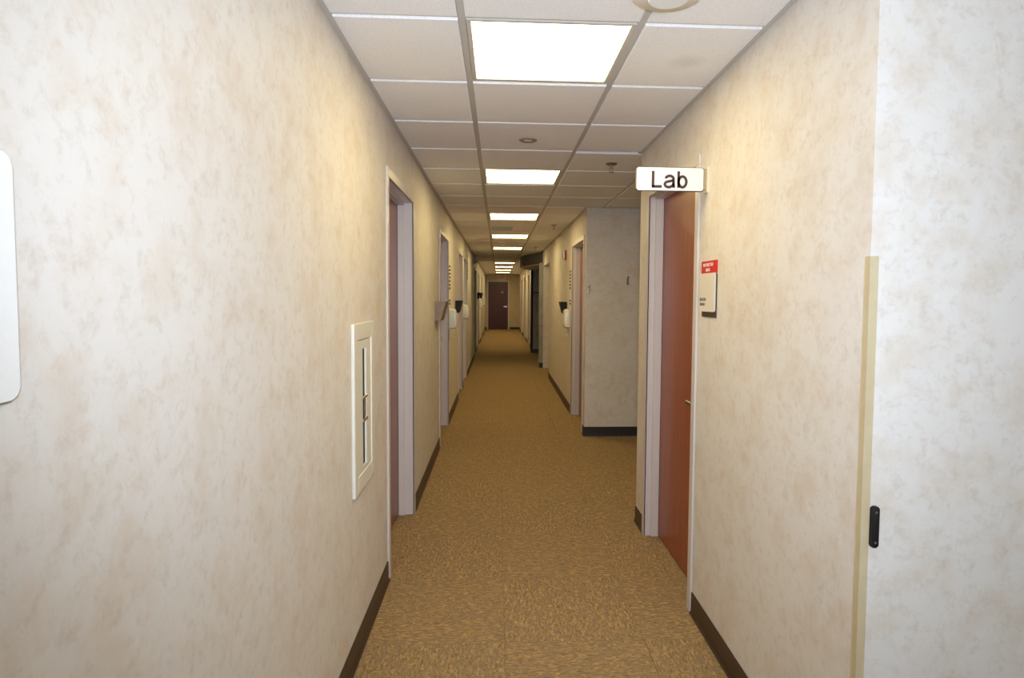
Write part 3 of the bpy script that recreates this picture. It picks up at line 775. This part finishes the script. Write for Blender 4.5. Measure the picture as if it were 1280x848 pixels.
# plaque: red strip, white plate, brown backing
root = empty('wall_placard', (XR, 2.65, 1.53), 'wall placard with a red strip over a white plate, right of the laboratory door', 'placard')
def prx(y0, y1, z0, z1, r, d0, d1, mat, name, par=root, bev=0.0):
    return MB().prism(rounded(y0, y1, z0, z1, r), 'x', XR-d1, XR-d0, bev).build(name, mat, par)
prx(2.551, 2.728, 1.413, 1.603, 0.006, 0.0, 0.005, MAT['darkbrown'], 'backing')
prx(2.556, 2.744, 1.437, 1.606, 0.010, 0.005, 0.011, MAT['offwhite'], 'white_plate', bev=0.001)
prx(2.551, 2.741, 1.606, 1.660, 0.0015, 0.0, 0.006, MAT['red'], 'red_strip')
place_text('lettering', 'RESTRICTED', 0.02, MAT['white'], root, Vector((XR-0.0064, 2.716, 1.636)), ROT_FACE_NEG_X, width=0.125, height=0.014)
place_text('lettering', 'AREA', 0.02, MAT['white'], root, Vector((XR-0.0064, 2.684, 1.614)), ROT_FACE_NEG_X, width=0.055, height=0.014)
place_text('lettering', 'BLOOD', 0.02, MAT['ink'], root, Vector((XR-0.0114, 2.737, 1.484)), ROT_FACE_NEG_X, width=0.078, height=0.0135)
place_text('lettering', 'DRAW', 0.02, MAT['ink'], root, Vector((XR-0.0114, 2.737, 1.462)), ROT_FACE_NEG_X, width=0.064, height=0.0135)

# clear corner guard
g = MB(); yF = 1.485; t = 0.003; fw_ = 0.020
g.prism([(XR-t, yF-t), (XR+fw_, yF-t), (XR+fw_, yF-0.0005), (XR-0.0005, yF-0.0005), (XR-0.0005, yF+0.020), (XR-t, yF+0.020)], 'z', 0.11, 1.607)
tag(g.build('corner_guard', MAT['clear']), 'clear plastic corner guard on the near right wall corner', 'guard')
# black plate with screws
root = empty('black_plate', (0.956, 1.485, 0.92), 'small black upright plate with two screws beside the clear corner guard', 'plate')
MB().prism(rounded(0.948, 0.967, 0.868, 0.974, 0.006), 'y', yF-0.012, yF, 0.002).build('plate', MAT['black'], root, True)
for zz in (0.882, 0.960): MB().cyl((0.9575, yF-0.0135, zz), (0.9575, yF-0.011, zz), 0.0035, n=10).build('screw', MAT['steel'], root)

# fire alarm strobe
root = empty('fire_alarm', (XR, 8.40, 2.06), 'red fire alarm with a clear strobe, high on the right wall', 'alarm')
MB().box(XR-0.022, XR, 8.345, 8.455, 1.992, 2.125, 0.004, 2).build('red_body', MAT['strobe_red'], root)
MB().prism([(XR-0.022, 2.004), (XR-0.045, 2.010), (XR-0.052, 2.03), (XR-0.052, 2.09), (XR-0.045, 2.11), (XR-0.022, 2.115)], 'y', 8.36, 8.44, 0.004, 2).build('strobe_lens', MAT['lens'], root, True)

# coat hooks on the passage wall
def hook(x, z, label, mat):
    root = empty('coat_hook', (x, 6.45, z), label, 'hook', 'coat hooks on the passage wall')
    MB().prism(rounded(x-0.010, x+0.010, z-0.035, z+0.035, 0.008), 'y', 6.445, 6.45, 0.001).build('back_plate', mat, root)
    m = MB()
    pts = [(0, 0.012), (-0.022, 0.016), (-0.036, 0.034), (-0.040, 0.050)]
    for a, b in zip(pts, pts[1:]): m.cyl((x, 6.445+a[0], z+a[1]), (x, 6.445+b[0], z+b[1]), 0.0045, n=10)
    m.ball((x, 6.405, z+0.052), 0.009)
    pts = [(0, -0.012), (-0.020, -0.028), (-0.032, -0.028), (-0.038, -0.014)]
    for a, b in zip(pts, pts[1:]): m.cyl((x, 6.445+a[0], z+a[1]), (x, 6.445+b[0], z+b[1]), 0.0045, n=10)
    m.ball((x, 6.407, z-0.012), 0.009)
    m.build('prongs', mat, root, True)
hook(0.955, 1.565, 'chrome coat hook at the left corner of the passage wall', MAT['chrome'])
hook(1.368, 1.655, 'dark coat hook on the passage wall beside the laboratory door', MAT['steel'])

# exit sign above the end door
root = empty('exit_sign', (0.153, Y_END, 2.27), 'pale exit sign with red letters above the dark end door', 'sign')
MB().box(-0.005, 0.312, Y_END-0.045, Y_END, 2.165, 2.385, 0.004).build('housing', MAT['exit_face'], root)
place_text('lettering', 'EXIT', 0.1, MAT['exit_red'], root, Vector((0.035, Y_END-0.0458, 2.21)), ROT_FACE_NEG_Y, width=0.235, height=0.13)
